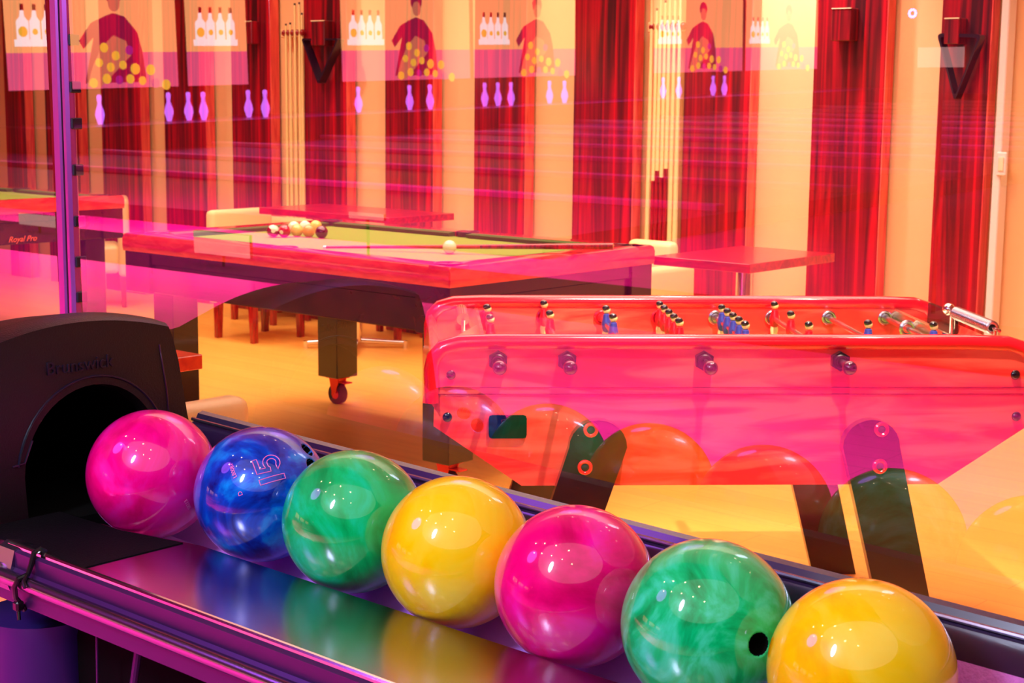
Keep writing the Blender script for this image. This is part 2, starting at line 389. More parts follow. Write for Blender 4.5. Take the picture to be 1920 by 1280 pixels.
R_(slope_back(MB().prism([(1.688, .735), (1.688, .765), (1.694, .775), (1.706, .779), (1.712, .790), (1.722, .793), (1.734, .788), (1.738, .775), (1.738, .64), (1.70, .64), (1.70, .735)], 'x', X0, X1)), 'back_rail', 'back_rail')
R_(slope_back(MB().tube([(X0, 1.700, .7815), (X1, 1.700, .7815)], .0035, 8)), 'rail_bead', 'rail_violet')
xl = -2.135
R_(slope(MB().tube([(xl, 1.2845, .662), (X1, 1.2845, .662)], .0055, 10)), 'front_bead', 'chrome')
R_(slope(MB().prism([(1.272, .658), (1.272, .634), (1.262, .622), (1.262, .583), (1.268, .583), (1.280, .630), (1.287, .655), (1.280, .661)], 'x', xl, X1)), 'front_fascia', 'fascia')
R_(slope(MB().tube([(xl, 1.259, .6215), (X1, 1.259, .6215)], .0115, 16)), 'front_tube', 'rail_violet')
R_(slope(MB().sphere((xl, 1.262, .622), .016, 20, 12, (.9, 1, 1)).prism([(1.268, .583), (1.258, .61), (1.272, .66), (1.285, .667), (1.320, .66), (1.320, .583)], 'x', xl - .012, xl + .03)), 'corner_cap', 'rail_violet')
# black cable tie round the front rail
zt = -2.050
R_(MB().tube([(zt, 1.291, .676), (zt, 1.282, .682), (zt - .001, 1.272, .678), (zt - .002, 1.267, .660), (zt - .004, 1.262, .646), (zt - .006, 1.247, .642), (zt - .010, 1.2425, .630), (zt - .014, 1.246, .612), (zt - .016, 1.258, .596), (zt - .016, 1.262, .588)], .0042, 8)
   .tube([(zt - .003, 1.262, .648), (zt + .008, 1.247, .641), (zt + .016, 1.2445, .634)], .0030, 8).box(zt - .022, zt - .008, 1.244, 1.258, .590, .606, .003)
   .cyl((zt - .014, 1.250, .596), (zt - .008, 1.247, .578), .0028), 'cable_tie', 'zip')
# undercarriage: body pan, pedestal, braces
R_(slope(MB().box(X0, X1, 1.36, 1.70, .40, .585, .01)), 'body_pan', 'matte_black')
R_(MB().lathe([(.10, 0), (.095, .02), (.085, .04), (.082, .52), (.09, .545)], 28, Matrix.Translation((-2.16, 1.35, 0))), 'pedestal', 'pedestal')
R_(MB().lathe([(.12, 0), (.11, .02), (.09, .04), (.088, .40), (.09, .41)], 24, Matrix.Translation((.1, 1.5, 0))), 'pedestal', 'pedestal')
R_(MB().tube([(-1.90, 1.33, .0), (-1.90, 1.32, .25), (-1.87, 1.31, .48), (-1.84, 1.31, .60)], .006), 'hose', 'fascia')
R_(MB().tube([(-1.97, 1.31, .0), (-1.95, 1.31, .60)], .002), 'wire', 'fascia')
# hood
HX = -2.25; yc = 1.513
def hood_outline(scale=1.0, dz=0.0, n=24):
    yo = 1.495; R1 = .222 * scale; L1 = .262 * scale
    pts = [(yo + R1 + .034, .58), (yo + R1 + .020, .70), (yo + R1 - .002, .80), (yo + R1 - .018, .895), (yo + R1 - .030, .945 + dz)]
    for k in range(n + 1):
        a = -1 + 2 * k / n; yy = yo - a * ((R1 if a < 0 else L1) - .038); pts.append((yy, .990 + dz - (.026 if a < 0 else .042) * a * a))
    pts += [(yo - L1 + .028, .925 + dz), (yo - L1 + .014, .87), (yo - L1, .79), (yo - L1 - .012, .70), (yo - L1 - .02, .58)]
    return pts
def hood_mesh():
    mb = MB(); bm = mb.bm
    secs = [(HX - .012, 1.0, 0), (HX - .05, 1.0, 0.004), (HX - .16, .98, -.012), (HX - .30, .93, -.07), (HX - .42, .86, -.17)]
    outer_front = [(HX, .985, -.005)] + secs
    rings = []
    for x, s_, dz in outer_front:
        rings.append([bm.verts.new((x, y, z)) for y, z in hood_outline(s_, dz)])
    n = len(rings[0])
    for A, B in zip(rings, rings[1:]):
        for k in range(n - 1): bm.faces.new((A[k], A[k + 1], B[k + 1], B[k]))
    bm.faces.new(rings[-1])
    # arch hole in the front face: n points matched one to one with the outline
    arch = []
    oc = (yc + .003, .735)
    for k in range(n):
        t = k / (n - 1)
        if t < .14: arch.append((oc[0] + .138 - .02 * (1 - t / .14), .58 + (oc[1] - .58) * t / .14))
        elif t > .86: arch.append((oc[0] - .132 + .01 * ((t - .86) / .14), .58 + (oc[1] - .58) * (1 - t) / .14))
        else:
            a = PI * (t - .14) / .72; arch.append((oc[0] + .003 + .135 * math.cos(a), oc[1] + .142 * math.sin(a)))
    ring_a = [bm.verts.new((HX, y, z)) for y, z in arch]
    for k in range(n - 1): bm.faces.new((rings[0][k], ring_a[k], ring_a[k + 1], rings[0][k + 1]))
    ring_b = [bm.verts.new((HX - .03, oc[0] + (y - oc[0]) * .97, oc[1] + (z - oc[1]) * .97)) for y, z in arch]
    for k in range(n - 1): bm.faces.new((ring_a[k], ring_b[k], ring_b[k + 1], ring_a[k + 1]))
    return mb, arch, oc
mb, arch, oc = hood_mesh(); R_(mb, 'hood', 'hood')
mb = MB(); prev = None
for i, dx in enumerate((.03, .25, .38)):
    s_ = .97 - .1 * i
    ring = [mb.bm.verts.new((HX - dx, oc[0] + (y - oc[0]) * s_, oc[1] + (z - oc[1]) * s_)) for y, z in arch]
    if prev:
        for k in range(len(ring) - 1): mb.bm.faces.new((prev[k], prev[k + 1], ring[k + 1], ring[k]))
    prev = ring
mb.bm.faces.new(prev); R_(mb, 'tunnel', 'matte_black')
R_(MB().tube([(HX + .0005, oc[0] + (y - oc[0]) * 1.10, oc[1] + (z - oc[1]) * 1.10) for y, z in arch[6:-6]], .0022, 6)
   .tube([(HX + .0005, 1.655, .93), (HX + .0005, 1.668, .85), (HX + .0005, 1.672, .80), (HX + .0005, 1.655, .786), (HX + .0005, 1.638, .782)], .0018, 6)
   .tube([(HX + .0005, 1.362, .762), (HX + .0005, 1.385, .765), (HX + .0005, 1.40, .80)], .0018, 6), 'molded_line', 'hood_logo')
lg = text_mesh('lettering', 'Brunswick', .031, 'hood_logo', ret, extrude=.002)
lg.matrix_basis = Matrix.Translation((HX + .001 + 1.6, 1.494 - 1.5, .913)) @ Matrix(((0, 0, 1, 0), (1, 0, 0, 0), (0, 1, 0, 0), (0, 0, 0, 1)))

# ------------------------------------------------------------------ bowling balls
SW = {
 'pink': marble('ball_pink', srgb(225, 0, 100), srgb(255, 0, 140), srgb(255, 40, 190), 6, .1, 1.0),
 'blue': marble('ball_blue', srgb(8, 14, 120), srgb(0, 70, 205), srgb(10, 165, 255), 7, .15, 2.3, 3.5),
 'green': marble('ball_green', srgb(0, 150, 70), srgb(0, 195, 105), srgb(20, 222, 165), 8, .0, 3.1, 2.6),
 'yellow': marble('ball_yellow', srgb(255, 190, 0), srgb(255, 215, 0), srgb(255, 226, 50), 6, 0, 4.2),
 'magenta': marble('ball_magenta', srgb(205, 0, 85), srgb(245, 0, 120), srgb(255, 10, 170), 6, .0, 5.5),
 'green2': marble('ball_green_two', srgb(0, 140, 65), srgb(0, 200, 115), srgb(70, 230, 180), 9, .0, 6.6, 3.4),
 'yellow2': marble('ball_yellow_two', srgb(255, 180, 0), srgb(255, 210, 0), srgb(255, 224, 60), 5, 0, 8.1),
}
def surf_dir(C, px):
    C = Vector(C); d = ray(*px).normalized(); o_ = Vector((0, 0, H)); Lv = o_ - C
    b = d.dot(Lv); disc = max(0, b * b - (Lv.length_squared - BR * BR)); p = o_ + d * (-b - math.sqrt(disc))
    return (p - C).normalized()
def bowling_ball(C, sw, label, holes=()):
    root = empty('bowling_ball', C, 0, label, 'bowling ball', 'bowling balls on the return shelf')
    bm = bmesh.new(); bmesh.ops.create_icosphere(bm, subdivisions=6, radius=BR)
    me = bpy.data.meshes.new('shell')
    # finger holes pressed into the shell as round pits
    hmap = []
    for h in holes:
        d = surf_dir(C, h[0]); hmap.append((d, h[1]))
    if hmap:
        big = [v for v in bm.verts if any((v.co.normalized() - d).length < (r / BR) * 2.2 for d, r in hmap)]
        fs = list({f for v in big for f in v.link_faces}); es = list({e for f in fs for e in f.edges})
        bmesh.ops.subdivide_edges(bm, edges=es, cuts=3, use_grid_fill=True)
        for v in bm.verts: v.co = v.co.normalized() * BR
        for d, r in hmap:
            for v in bm.verts:
                q = v.co.normalized(); dist = (q - d).length * BR
                if dist < r: v.co = (d * (q.dot(d)) + (q - d * q.dot(d)) * (.98 if dist > r * .75 else 1)) * BR - d * (.042 if dist < r * .86 else .018)
                elif dist < r * 1.18: v.co = q * (BR - .0012 * (1 - (dist - r) / (r * .18)))
    bm.to_mesh(me); bm.free()
    for p in me.polygons: p.use_smooth = True
    me.materials.append(SW[sw]); me.materials.append(M['matte_black'])
    if hmap:
        for p in me.polygons:
            c = p.center
            for d, r in hmap:
                if (c - d * c.dot(d)).length < r * 1.03 and c.length < BR - .0025: p.material_index = 1  # pit faces coloured black for the shade inside the holes
    s_ = bpy.data.objects.new('shell', me); COL.objects.link(s_); s_.parent = root
    return root
b1 = bowling_ball(BALLS[0], 'pink', 'hot pink bowling ball nearest the dark hood opening')
b2 = bowling_ball(BALLS[1], 'blue', 'swirled blue bowling ball with an outlined number and finger holes', [((577, 842), .0115), ((586, 872), .0115)])
b3 = bowling_ball(BALLS[2], 'green', 'green bowling ball between the blue ball and a yellow ball')
b4 = bowling_ball(BALLS[3], 'yellow', 'yellow bowling ball in the middle, between green and magenta balls')
b5 = bowling_ball(BALLS[4], 'magenta', 'deep magenta bowling ball between a yellow and a green ball')
b6 = bowling_ball(BALLS[5], 'green2', 'green marbled bowling ball with a thumb hole on its right side', [((1424, 1208), .0135)])
b7 = bowling_ball(BALLS[6], 'yellow2', 'largest looking yellow bowling ball at the front right end')
def wrap_text(root, C, txt, px, rdir, size, outline, name, lift=.0006, ext=.0004):
    """lettering laid on a ball: centre at photo pixel px, reading direction rdir (pixels)"""
    o = text_mesh(name, txt, size, 'pink_ink', root, outline=outline, extrude=ext)
    d = surf_dir(C, px); d2 = surf_dir(C, (px[0] + rdir[0] * 6, px[1] + rdir[1] * 6))
    u = (d2 - d); u = (u - d * u.dot(d)).normalized(); v = d.cross(u)
    for w in o.data.vertices:
        x, y, z = w.co; ang = math.hypot(x, y) / BR
        t = (u * x + v * y); tn = t.normalized() if t.length > 1e-9 else u
        w.co = (d * math.cos(ang) + tn * math.sin(ang)) * (BR + lift + z * .4)
    return o
def wrap_outline(root, C, paths, px, rdir, size, name, r=.0007):
    d = surf_dir(C, px); d2 = surf_dir(C, (px[0] + rdir[0] * 6, px[1] + rdir[1] * 6))
    u = (d2 - d); u = (u - d * u.dot(d)).normalized(); v = d.cross(u); mb = MB()
    for path in paths:
        dense = []
        for a, b in zip(path, path[1:] + path[:1]):
            m_ = max(1, int(math.hypot(b[0] - a[0], b[1] - a[1]) / .08))
            dense += [(a[0] + (b[0] - a[0]) * k / m_, a[1] + (b[1] - a[1]) * k / m_) for k in range(m_)]
        pts = []
        for x, y in dense:
            x *= size; y *= size; ang = math.hypot(x, y) / BR; t = u * x + v * y; tn = t.normalized() if t.length > 1e-9 else u
            pts.append((d * math.cos(ang) + tn * math.sin(ang)) * (BR + .0002))
        mb.tube(pts, r, 6, closed=True)
    return mb.build(name, 'pink_ink', root)
one = [(-.62, -.5), (-.42, -.5), (-.42, .5), (-.62, .5)]
five = [(-.18, .5), (.42, .5), (.42, .33), (-.02, .33), (-.04, .12)]
for k in range(15):
    a = 2.05 - k / 14 * 4.4; five.append((.13 + .31 * math.cos(a), -.17 + .33 * math.sin(a)))
five += [(-.20, -.32), (-.03, -.30)]
for k in range(13):
    a = -2.2 + k / 12 * 4.1; five.append((.13 + .155 * math.cos(a), -.17 + .175 * math.sin(a)))
five += [(.02, .0), (-.05, -.06), (-.22, -.04)]
wrap_outline(b2, BALLS[1], [one, five], (503, 874), (-.35, -.94), .040, 'number_engraving')
wrap_text(b2, BALLS[1], 'L80081', (437, 882), (-.30, -.95), .0085, 0, 'small_digits')
wrap_text(b2, BALLS[1], 'D', (451, 925), (-.30, -.95), .0095, 0, 'small_letter')
wrap_text(b1, BALLS[0], 'S8213', (352, 945), (-.45, -.9), .0085, 0, 'small_digits')

# ------------------------------------------------------------------ pool tables
TX0, TX1, TY0, TY1, TZ = -5.375, -3.570, 3.790, 4.930, .805
def pool_table(loc, label):
    W = TX1 - TX0; D = TY1 - TY0
    t = empty('pool_table', loc, 0, label, 'pool table')
    rw = .095
    rprof = [(0, .735), (-.004, .75), (-.004, .785), (.004, .800), (.018, .805), (rw, .805), (rw, .77), (.02, .735)]
    # frame of four rails
    for (x0, x1, side) in ((0, W, 'near'), (0, W, 'far')):
        poly = rprof if side == 'near' else [(D - u, v) for u, v in rprof]
        MB().prism(poly, 'x', 0, W).build('rail', 'rail_wood', t)
    for side in ('left', 'right'):
        poly = rprof if side == 'left' else [(W - u, v) for u, v in rprof]
        MB().prism(poly, 'y', .0, D).build('rail', 'rail_wood', t)
    MB().box(rw, W - rw, rw, D - rw, .765, .785).build('cloth', 'felt', t)
    cw = .045; pk = .055
    mid = W / 2
    for y0, s in ((rw, 1), (D - rw, -1)):
        for xa, xb in ((rw + pk, mid - pk * .9), (mid + pk * .9, W - rw - pk)):
            MB().prism([(y0, .785), (y0, .804), (y0 + s * cw, .800), (y0 + s * cw * .9, .787)], 'x', xa, xb).build('cushion', 'cushion_felt', t)
    for x0, s in ((rw, 1), (W - rw, -1)):
        MB().prism([(x0, .785), (x0, .804), (x0 + s * cw, .800), (x0 + s * cw * .9, .787)], 'y', rw + pk, D - rw - pk).build('cushion', 'cushion_felt', t)
    for px_, py_ in ((rw, rw), (mid, rw * .75), (W - rw, rw), (rw, D - rw), (mid, D - rw * .75), (W - rw, D - rw)):
        MB().lathe([(.050, .790), (.050, .8065), (.046, .8075), (.044, .8065), (.043, .77), (.04, .76)], 22, Matrix.Translation((px_, py_, 0))).build('pocket', 'triangle', t)
    # apron with reveal line and corner blocks
    MB().box(.012, W - .012, .012, .04, .69, .735).box(.012, W - .012, D - .04, D - .012, .69, .735).box(.012, .04, .04, D - .04, .69, .735).box(W - .04, W - .012, .04, D - .04, .69, .735).build('rail_skirt', 'dark_wood', t)
    MB().box(.022, W - .022, .022, D - .022, .573, .690, .004).build('apron', 'dark_wood', t)
    for cx in (.004, W - .164):
        for cy in (.004, D - .134):
            MB().box(cx, cx + .16, cy, cy + .13, .571, .736, .003).build('corner_block', 'dark_wood', t)
    for cx, cy in ((.150, .03), (W - .155, .03), (.150, D - .235), (W - .155, D - .235)):
        lx, ly = cx, cy
        lg_ = MB().box(lx, lx + .125, ly, ly + .125, .125, .573, .003).build('leg', 'leg_black', t)
        c = Vector((lx + .0625, ly + .0625, 0))
        k = MB().box(c.x - .04, c.x + .04, c.y - .035, c.y + .035, .117, .125).prism([(c.x - .03, .118), (c.x + .03, .118), (c.x + .012, .05), (c.x - .012, .05)], 'y', c.y - .026, c.y - .020)
        k.prism([(c.x - .03, .118), (c.x + .03, .118), (c.x + .012, .05), (c.x - .012, .05)], 'y', c.y + .020, c.y + .026)
        k.box(c.x + .02, c.x + .075, c.y - .02, c.y + .02, .098, .104, .002, Matrix.Translation((0, 0, 0)))
        k.build('caster_fork', 'caster_red', lg_)
        w = MB().cyl((c.x, c.y - .017, .045), (c.x, c.y + .017, .045), .045, seg=28).build('caster_wheel', 'rubber', lg_)
        MB().cyl((c.x, c.y - .019, .045), (c.x, c.y + .019, .045), .022, seg=20).build('wheel_hub', 'caster_red', lg_)
    return t
pt = pool_table((TX0, TY0, 0), 'pool table with olive green cloth, red rails and dark casters, in mid room')
pt2 = pool_table((-7.375 - 1.805, 5.212 - 1.14, 0), 'second pool table at the left edge, beyond the window post')
tm = text_mesh('lettering', 'Royal Pro', .042, 'gold_ink', pt2, extrude=.001, font_shear=.4)
pp = onx(47, 447, -7.37)
tm.matrix_basis = Matrix.Translation((1.805 - .0205, pp.y - 4.072, .600)) @ Matrix(((0, 0, 1, 0), (1, 0, 0, 0), (0, 1, 0, 0), (0, 0, 0, 1)))

BRD = .026
def pool_ball(px, col, label, stripe=None, num=None):
    p = onz(px[0], px[1], .785 + BRD)
    b = empty('pool_ball', (p.x, p.y, .785 + BRD), 0, label, 'pool ball', 'pool balls on the green cloth')
    m = M[col] if col in M else None
    if m is None:
        pass
    MB().sphere((0, 0, 0), BRD, 28, 18).build('shell', m or col, b)
    if stripe:
        MB().lathe([(BRD * math.cos(a) + .0002, BRD * math.sin(a)) for a in [-.55 + 1.1 * k / 10 for k in range(11)]][::1], 28, Matrix.Rotation(stripe, 4, 'Y')).build('stripe', 'ball_maroon', b)
    if num:
        d = Vector((num[0], num[1], num[2])).normalized()
        mt = Matrix.Translation(d * (BRD - .0008)) @ d.to_track_quat('Z', 'Y').to_matrix().to_4x4()
        MB().lathe([(.0085, 0), (.0085, .0007), (.005, .0012), (.0001, .0014)], 18, mt).build('number_disc', 'num_white', b)
    return b
M['ball_maroon'] = plain('ball_maroon', srgb(135, 8, 18), .12, coat=1)
M['ball_red'] = plain('ball_red', srgb(190, 12, 18), .12, coat=1)
M['ball_dark'] = plain('ball_dark', srgb(60, 4, 20), .12, coat=1)
M['ball_orange'] = plain('ball_orange', srgb(255, 160, 60), .12, coat=1)
M['ball_yellow2'] = plain('ball_yellow2', srgb(255, 200, 90), .12, coat=1)
pool_ball((843, 463), 'ivory', 'ivory cue ball alone in front of the cue stick')
vd = Vector((.62, -.76, .15))
pool_ball((512, 433), 'num_white', 'white pool ball with maroon band, leftmost of the cluster', stripe=.5, num=(.75, -.6, .1))
pool_ball((533, 433), 'ball_red', 'dark red pool ball with white number spot, front row', num=(.35, -.9, -.1))
pool_ball((557, 432), 'ball_yellow2', 'pale yellow pool ball in the front row beside a red one')
pool_ball((579, 433), 'ball_orange', 'orange pool ball between pale yellow and dark maroon balls')
pool_ball((603, 435), 'ball_dark', 'very dark maroon pool ball at the right end of the cluster')
pool_ball((551, 426), 'ivory', 'cream pool ball, leftmost of the back row', num=(.5, -.6, .7))
pool_ball((572, 425), 'num_white', 'white pool ball with a mark on top, middle of the back row', num=(.3, -.5, .9))
pool_ball((592, 424), 'ball_yellow2', 'cream yellow pool ball, rightmost of the back row')
# cue lying on the table
a = onz(612, 464, .79); b = onz(1150, 460, .835); a.z = .792; b.z = .832
q = empty('cue_stick', a, 0, 'cue stick lying across the pool table behind the cue ball', 'cue stick')
dv = b - a
MB().cyl((0, 0, 0), dv * .55, .0055, .0085).build('shaft', 'table_orange', q)
MB().cyl(dv * .55, dv, .0085, .0125).build('butt', 'cue_butt', q)
MB().cyl(-dv.normalized() * .012, (0, 0, 0), .0055, .0055).build('tip', 'white', q)

# ------------------------------------------------------------------ table football
FO = Vector((-2.407, 2.732, 0)); FA = math.atan2(.697, .717)
ft = empty('football_table', FO, FA, 'red wood table football game with black splayed legs', 'table football')
S0, S1 = -.157, 1.258; FT = .762
panel = [(S0, .600), (S0 + .004, .755), (S0 + .027, .785), (-.06, .797), (1.14, .797), (S1 - .027, .785), (S1 - .004, .755), (S1, .600), (1.045, .457), (.05, .457)]
for t0, nm in ((0, 'side_panel'), (FT - .03, 'side_panel')):
    MB().prism(panel, 'y', t0, t0 + .03).build(nm, 'beech', ft)
for z in (.692, .676): MB().box(S0 + .004, S1 - .004, -.0012, .001, z - .0008, z + .0008).build('panel_groove', 'cue_butt', ft)
for t0 in (.012, FT - .018):
    pts = [(S0 - .004, t0, .655), (S0 - .004, t0, .735), (S0 + .002, t0, .76), (S0 + .022, t0, .783), (S0 + .06, t0, .794), (-.02, t0, .797), (.5, t0, .797), (1.10, t0, .797), (S1 - .06, t0, .794), (S1 - .022, t0, .783), (S1 - .002, t0, .76), (S1 + .004, t0, .735), (S1 + .004, t0, .655)]
    MB().tube(pts, .0195, 14).build('top_rail', 'beech_rail', ft)
for s0, sg in ((S0, -1), (S1, 1)):
    MB().prism([(s0 - sg * .014, .74), (s0 + sg * .002, .765), (s0 + sg * .010, .76), (s0 + sg * .026, .655), (s0 + sg * .004, .652), (s0 - sg * .016, .62)], 'y', .0, FT).build('end_panel', 'beech', ft)
    # tray: sloped metal plate with a counter
    MB().prism([(s0 - sg * .004, .742), (s0 - sg * .125, .752), (s0 - sg * .125, .746), (s0 - sg * .004, .735)], 'y', .035, FT - .035).build('end_tray', 'goal_metal', ft)
    MB().prism([(s0 - sg * .118, .66), (s0 - sg * .118, .782), (s0 - sg * .126, .782), (s0 - sg * .126, .66)], 'y', .03, FT - .03).build('goal_wall', 'beech' if sg < 0 else 'goal_metal', ft)
    MB().prism([(s0 - sg * .06, .752), (s0 - sg * .118, .752), (s0 - sg * .118, .785)], 'y', .40, FT - .04).build('tray_wedge', 'goal_metal', ft)
# counters on the end trays
mbc = MB()
for k in range(24): mbc.torus((0, .155 + k * .0112, 0), .0125, .0056, 'y', 16, 8)
o = mbc.build('score_beads', 'steel', ft); o.location = (1.212, 0, .812)
MB().cyl((1.212, .10, .812), (1.212, .46, .812), .004).cyl((1.212, .13, .812), (1.212, .13, .742), .004).cyl((1.212, .455, .812), (1.212, .455, .742), .004).build('counter_rod', 'chrome', ft)
MB().sphere((1.212, .48, .814), .017).build('counter_knob', 'chrome', ft)
MB().box(1.236, 1.248, .50, FT - .032, .69, .800, .002).build('end_plate', 'leg_black', ft)
MB().cyl((S0 + .078, .42, .745), (S0 + .078, .42, .79), .005).cyl((S0 + .078, .42, .79), (S0 + .078, .64, .79), .004).cyl((S0 + .078, .64, .745), (S0 + .078, .64, .79), .005).build('counter_rod', 'chrome', ft)
MB().cyl((S0 + .078, .44, .79), (S0 + .078, .62, .79), .016, seg=18).build('score_roller', 'goal_metal', ft)
MB().prism([(S0 + .06, .76), (S0 + .10, .76), (S0 + .09, .785)], 'y', .45, .55).build('score_flap', 'beech_rail', ft)
MB().box(S0 + .12, S1 - .12, .03, FT - .03, .64, .655).build('playfield', 'felt', ft)
MB().cyl((S0 + .13, FT - .045, .672), (S1 - .13, FT - .045, .672), .022, seg=18).cyl((S0 + .13, .045, .672), (S1 - .13, .045, .672), .022, seg=18).build('side_ramp', 'table_orange', ft)
MB().prism([(S0 + .02, .60), (S1 - .02, .60), (1.0, .49), (.08, .49)], 'y', .03, FT - .03).build('ball_tray', 'beech', ft)
mb = MB().prism([(-.020, .5715), (.052, .5715), (.0585, .5735), (.0605, .580), (.0605, .618), (.0585, .6245), (.052, .6265), (-.020, .6265), (-.0265, .6245), (-.0285, .618), (-.0285, .580), (-.0265, .5735)], 'y', -.0045, .001); mb.build('slot_cover', 'matte_black', ft)
for s0, sg in ((S0, 1), (S1, -1)):
    for z in (.722, .622):
        MB().sphere((s0 + sg * (.040 if z > .7 else .032), -.002, z), .0115, 18, 12, (1, .55, 1)).build('rivet', 'black_gloss', ft)
# legs: flat boards with a rounded head, near and far pair at both ends
def foot_leg(sx, sg, t0):
    w = .068; top = .555; sl = .36 if sg < 0 else .30
    pts = []
    for k in range(13):
        a = PI * k / 12; pts.append((sx + w * math.cos(a), top + .065 * math.sin(a)))
    pts.append((sx - w + .0 + sg * sl * top * .86, 0)); pts.append((sx + w * .86 + sg * sl * top * .86, 0))
    mb = MB().prism(pts, 'y', t0, t0 + .03)
    l = mb.build('leg', 'leg_black', ft)
    for z in (.597, .508):
        bx = sx - .018 + (sg * .012 if z < .55 else 0) if sg < 0 else sx + .022
        ty = t0 - .001 if t0 < .3 else t0 + .031
        MB().torus((bx, ty, z), .0135, .0045, 'y', 22, 8).build('bolt_ring', 'beech_rail', l)
        MB().sphere((bx, ty, z), .010, 14, 10, (1, .4, 1)).build('bolt_head', 'rubber', l)
for sx, sg in ((.226, -1), (.872, 1)):
    foot_leg(sx, sg, -.031); foot_leg(sx, sg, FT + .001)
# rods, bearings, handles, players
RZ = .756
def rod(i, near, players, team):
    s = -.008 + i * .1605
    r = MB().cyl((s, -.085 if near else .02, RZ), (s, FT + (.02 if near else .085), RZ), .0075, seg=14).build('rod', 'steel', ft)
    MB().torus((s, FT - .034, RZ), .017, .0045, 'y', 22, 8).torus((s, FT - .036, RZ), .0095, .003, 'y', 18, 6).build('bearing', 'plastic_red' if i < 4 else 'steel', r)
    if near:
        MB().cyl((s, -.018, RZ), (s, .001, RZ), .0235, seg=6).torus((s, -.018, RZ), .013, .004, 'y', 18, 6).build('hex_bearing', 'black', r)
        MB().sphere((s, -.095, RZ - .002), .0170, 24, 16).build('handle_knob', 'black_gloss', r)
    else:
        MB().cyl((s, FT + .04, RZ), (s, FT + .12, RZ), .014, .012).build('handle_grip', 'black', r)
    for t in players:
        body = MB().lathe([(.004, .030), (.010, .026), (.0125, .012), (.0155, .0), (.013, -.014), (.0095, -.022)], 14, Matrix.Translation((s, t, RZ)) @ Matrix.Diagonal((.9, 1.1, 1, 1))).build('player', 'plastic_red' if team == 'r' else 'plastic_blue', r)
        MB().lathe([(.0095, 0), (.0115, -.010), (.009, -.030), (.007, -.055), (.0085, -.066), (.011, -.070)], 12, Matrix.Translation((s, t, RZ - .018))).build('player_legs', 'skin_plastic', body)
        MB().sphere((s, t, RZ + .038), .0105, 14, 10).build('player_head', 'skin_plastic', body)
        MB().sphere((s - .002, t - .001, RZ + .043), .0110, 14, 10, (1, 1, .8)).build('player_hair', 'black_gloss', body)
rod(0, True, [.62, .42], 'r')
rod(1, True, [.71, .50], 'r')
rod(2, False, [.60, .44], 'b')
rod(3, True, [.70, .615, .53, .445, .36], 'r')
rod(4, False, [.63, .55, .47, .39, .31], 'b')
rod(5, True, [.70, .50, .30], 'r')
rod(6, False, [.33], 'b')
rod(7, False, [.30], 'b')
MB().torus((-.008 + 7 * .1605, .52, RZ), .018, .006, 'y', 20, 8).build('rod_bumper', 'steel', ft)

# ------------------------------------------------------------------ square tables and armchairs
def square_table(x0, x1, y0, y1, zt, label, mat='table_top'):
    cx, cy = (x0 + x1) / 2, (y0 + y1) / 2
    t = empty('square_table', (cx, cy, 0), 0, label, 'table')
    MB().box(x0 - cx, x1 - cx, y0 - cy, y1 - cy, zt - .035, zt, .002).build('tabletop', mat, t)
    MB().cyl((-.0, 0, .04), (0, 0, zt - .035), .035, seg=20).build('column', 'chrome', t)
    f = MB()
    for a in range(4):
        c, s = math.cos(PI / 4 + a * PI / 2), math.sin(PI / 4 + a * PI / 2)
        f.cyl((0, 0, .045), (c * .27, s * .27, .03), .018, .012)
        f.cyl((c * .27, s * .27, 0), (c * .27, s * .27, .04), .014)
    f.build('base', 'chrome', t)
    return t
square_table(-3.66, -3.215, 5.05, 5.68, .75, 'red topped square table on a chrome column, right of the green table')
square_table(-6.765, -5.75, 5.66, 6.14, .75, 'red topped table by the back wall behind the pool balls')
square_table(-3.62, -2.995, 1.86, 2.327, .75, 'orange wood table corner beside the dark hood, near the glass', 'table_orange')
def armchair(loc, rz, label, w=.52, d=.52, hb=.74, seat=.42, sb=.21):
    """backrest along the local -x side, seat opening towards +x"""
    c = empty('armchair', loc, rz, label, 'chair', 'cream leather chairs in the pool room')
    MB().box(-d / 2, -d / 2 + .075, -w / 2, w / 2, sb - .01, hb, .028, seg=3).build('backrest', 'cream_leather', c)
    MB().box(-d / 2 + .07, d / 2, -w / 2 + .01, w / 2 - .01, sb + .01, seat, .03, seg=3).build('seat', 'cream_leather', c)
    for sx in (-1, 1):
        for sy in (-1, 1):
            x = sx * (d / 2 - .05); y = sy * (w / 2 - .05)
            MB().prism([(x - .022, sb + .01), (x + .022, sb + .01), (x + .013 + sx * .006, 0), (x - .013 + sx * .006, 0)], 'y', y - .018, y + .018).build('leg', 'cue_butt', c)
    return c
armchair((-3.735, 5.43, 0), 0, 'cream armchair left of the red square table, in front of the other', hb=.66, w=.46, d=.42, seat=.40)
armchair((-4.40, 6.18, 0), PI / 2, 'cream armchair top showing behind the corner of the green table', hb=.70, w=.26, d=.30)
p = onz(440, 396, .70)
armchair((-6.93, 5.79, 0), 0, 'cream armchair left of the far red table, below the cues', hb=.72, w=.44, d=.40)
armchair((-7.42, 6.29, 0), -PI / 2, 'cream chair with dark tapered legs seen under the green table', hb=.62, w=.46, d=.36, seat=.46, sb=.32)
armchair((-6.43, 6.32, 0), -PI / 2, 'cream chair whose dark legs show right of the table leg', hb=.62, w=.46, d=.30, seat=.46, sb=.34)
p = ony(192, 440, 6.0)
armchair((p.x, 6.0, 0), math.radians(235), 'low cream chair seen in profile beyond the window post', hb=.70, w=.40, d=.34, seat=.40)
armchair((-2.76, 1.985, 0), PI, 'cream chair back at the foot of the dark hood, near the glass', hb=.735, w=.27, d=.4)

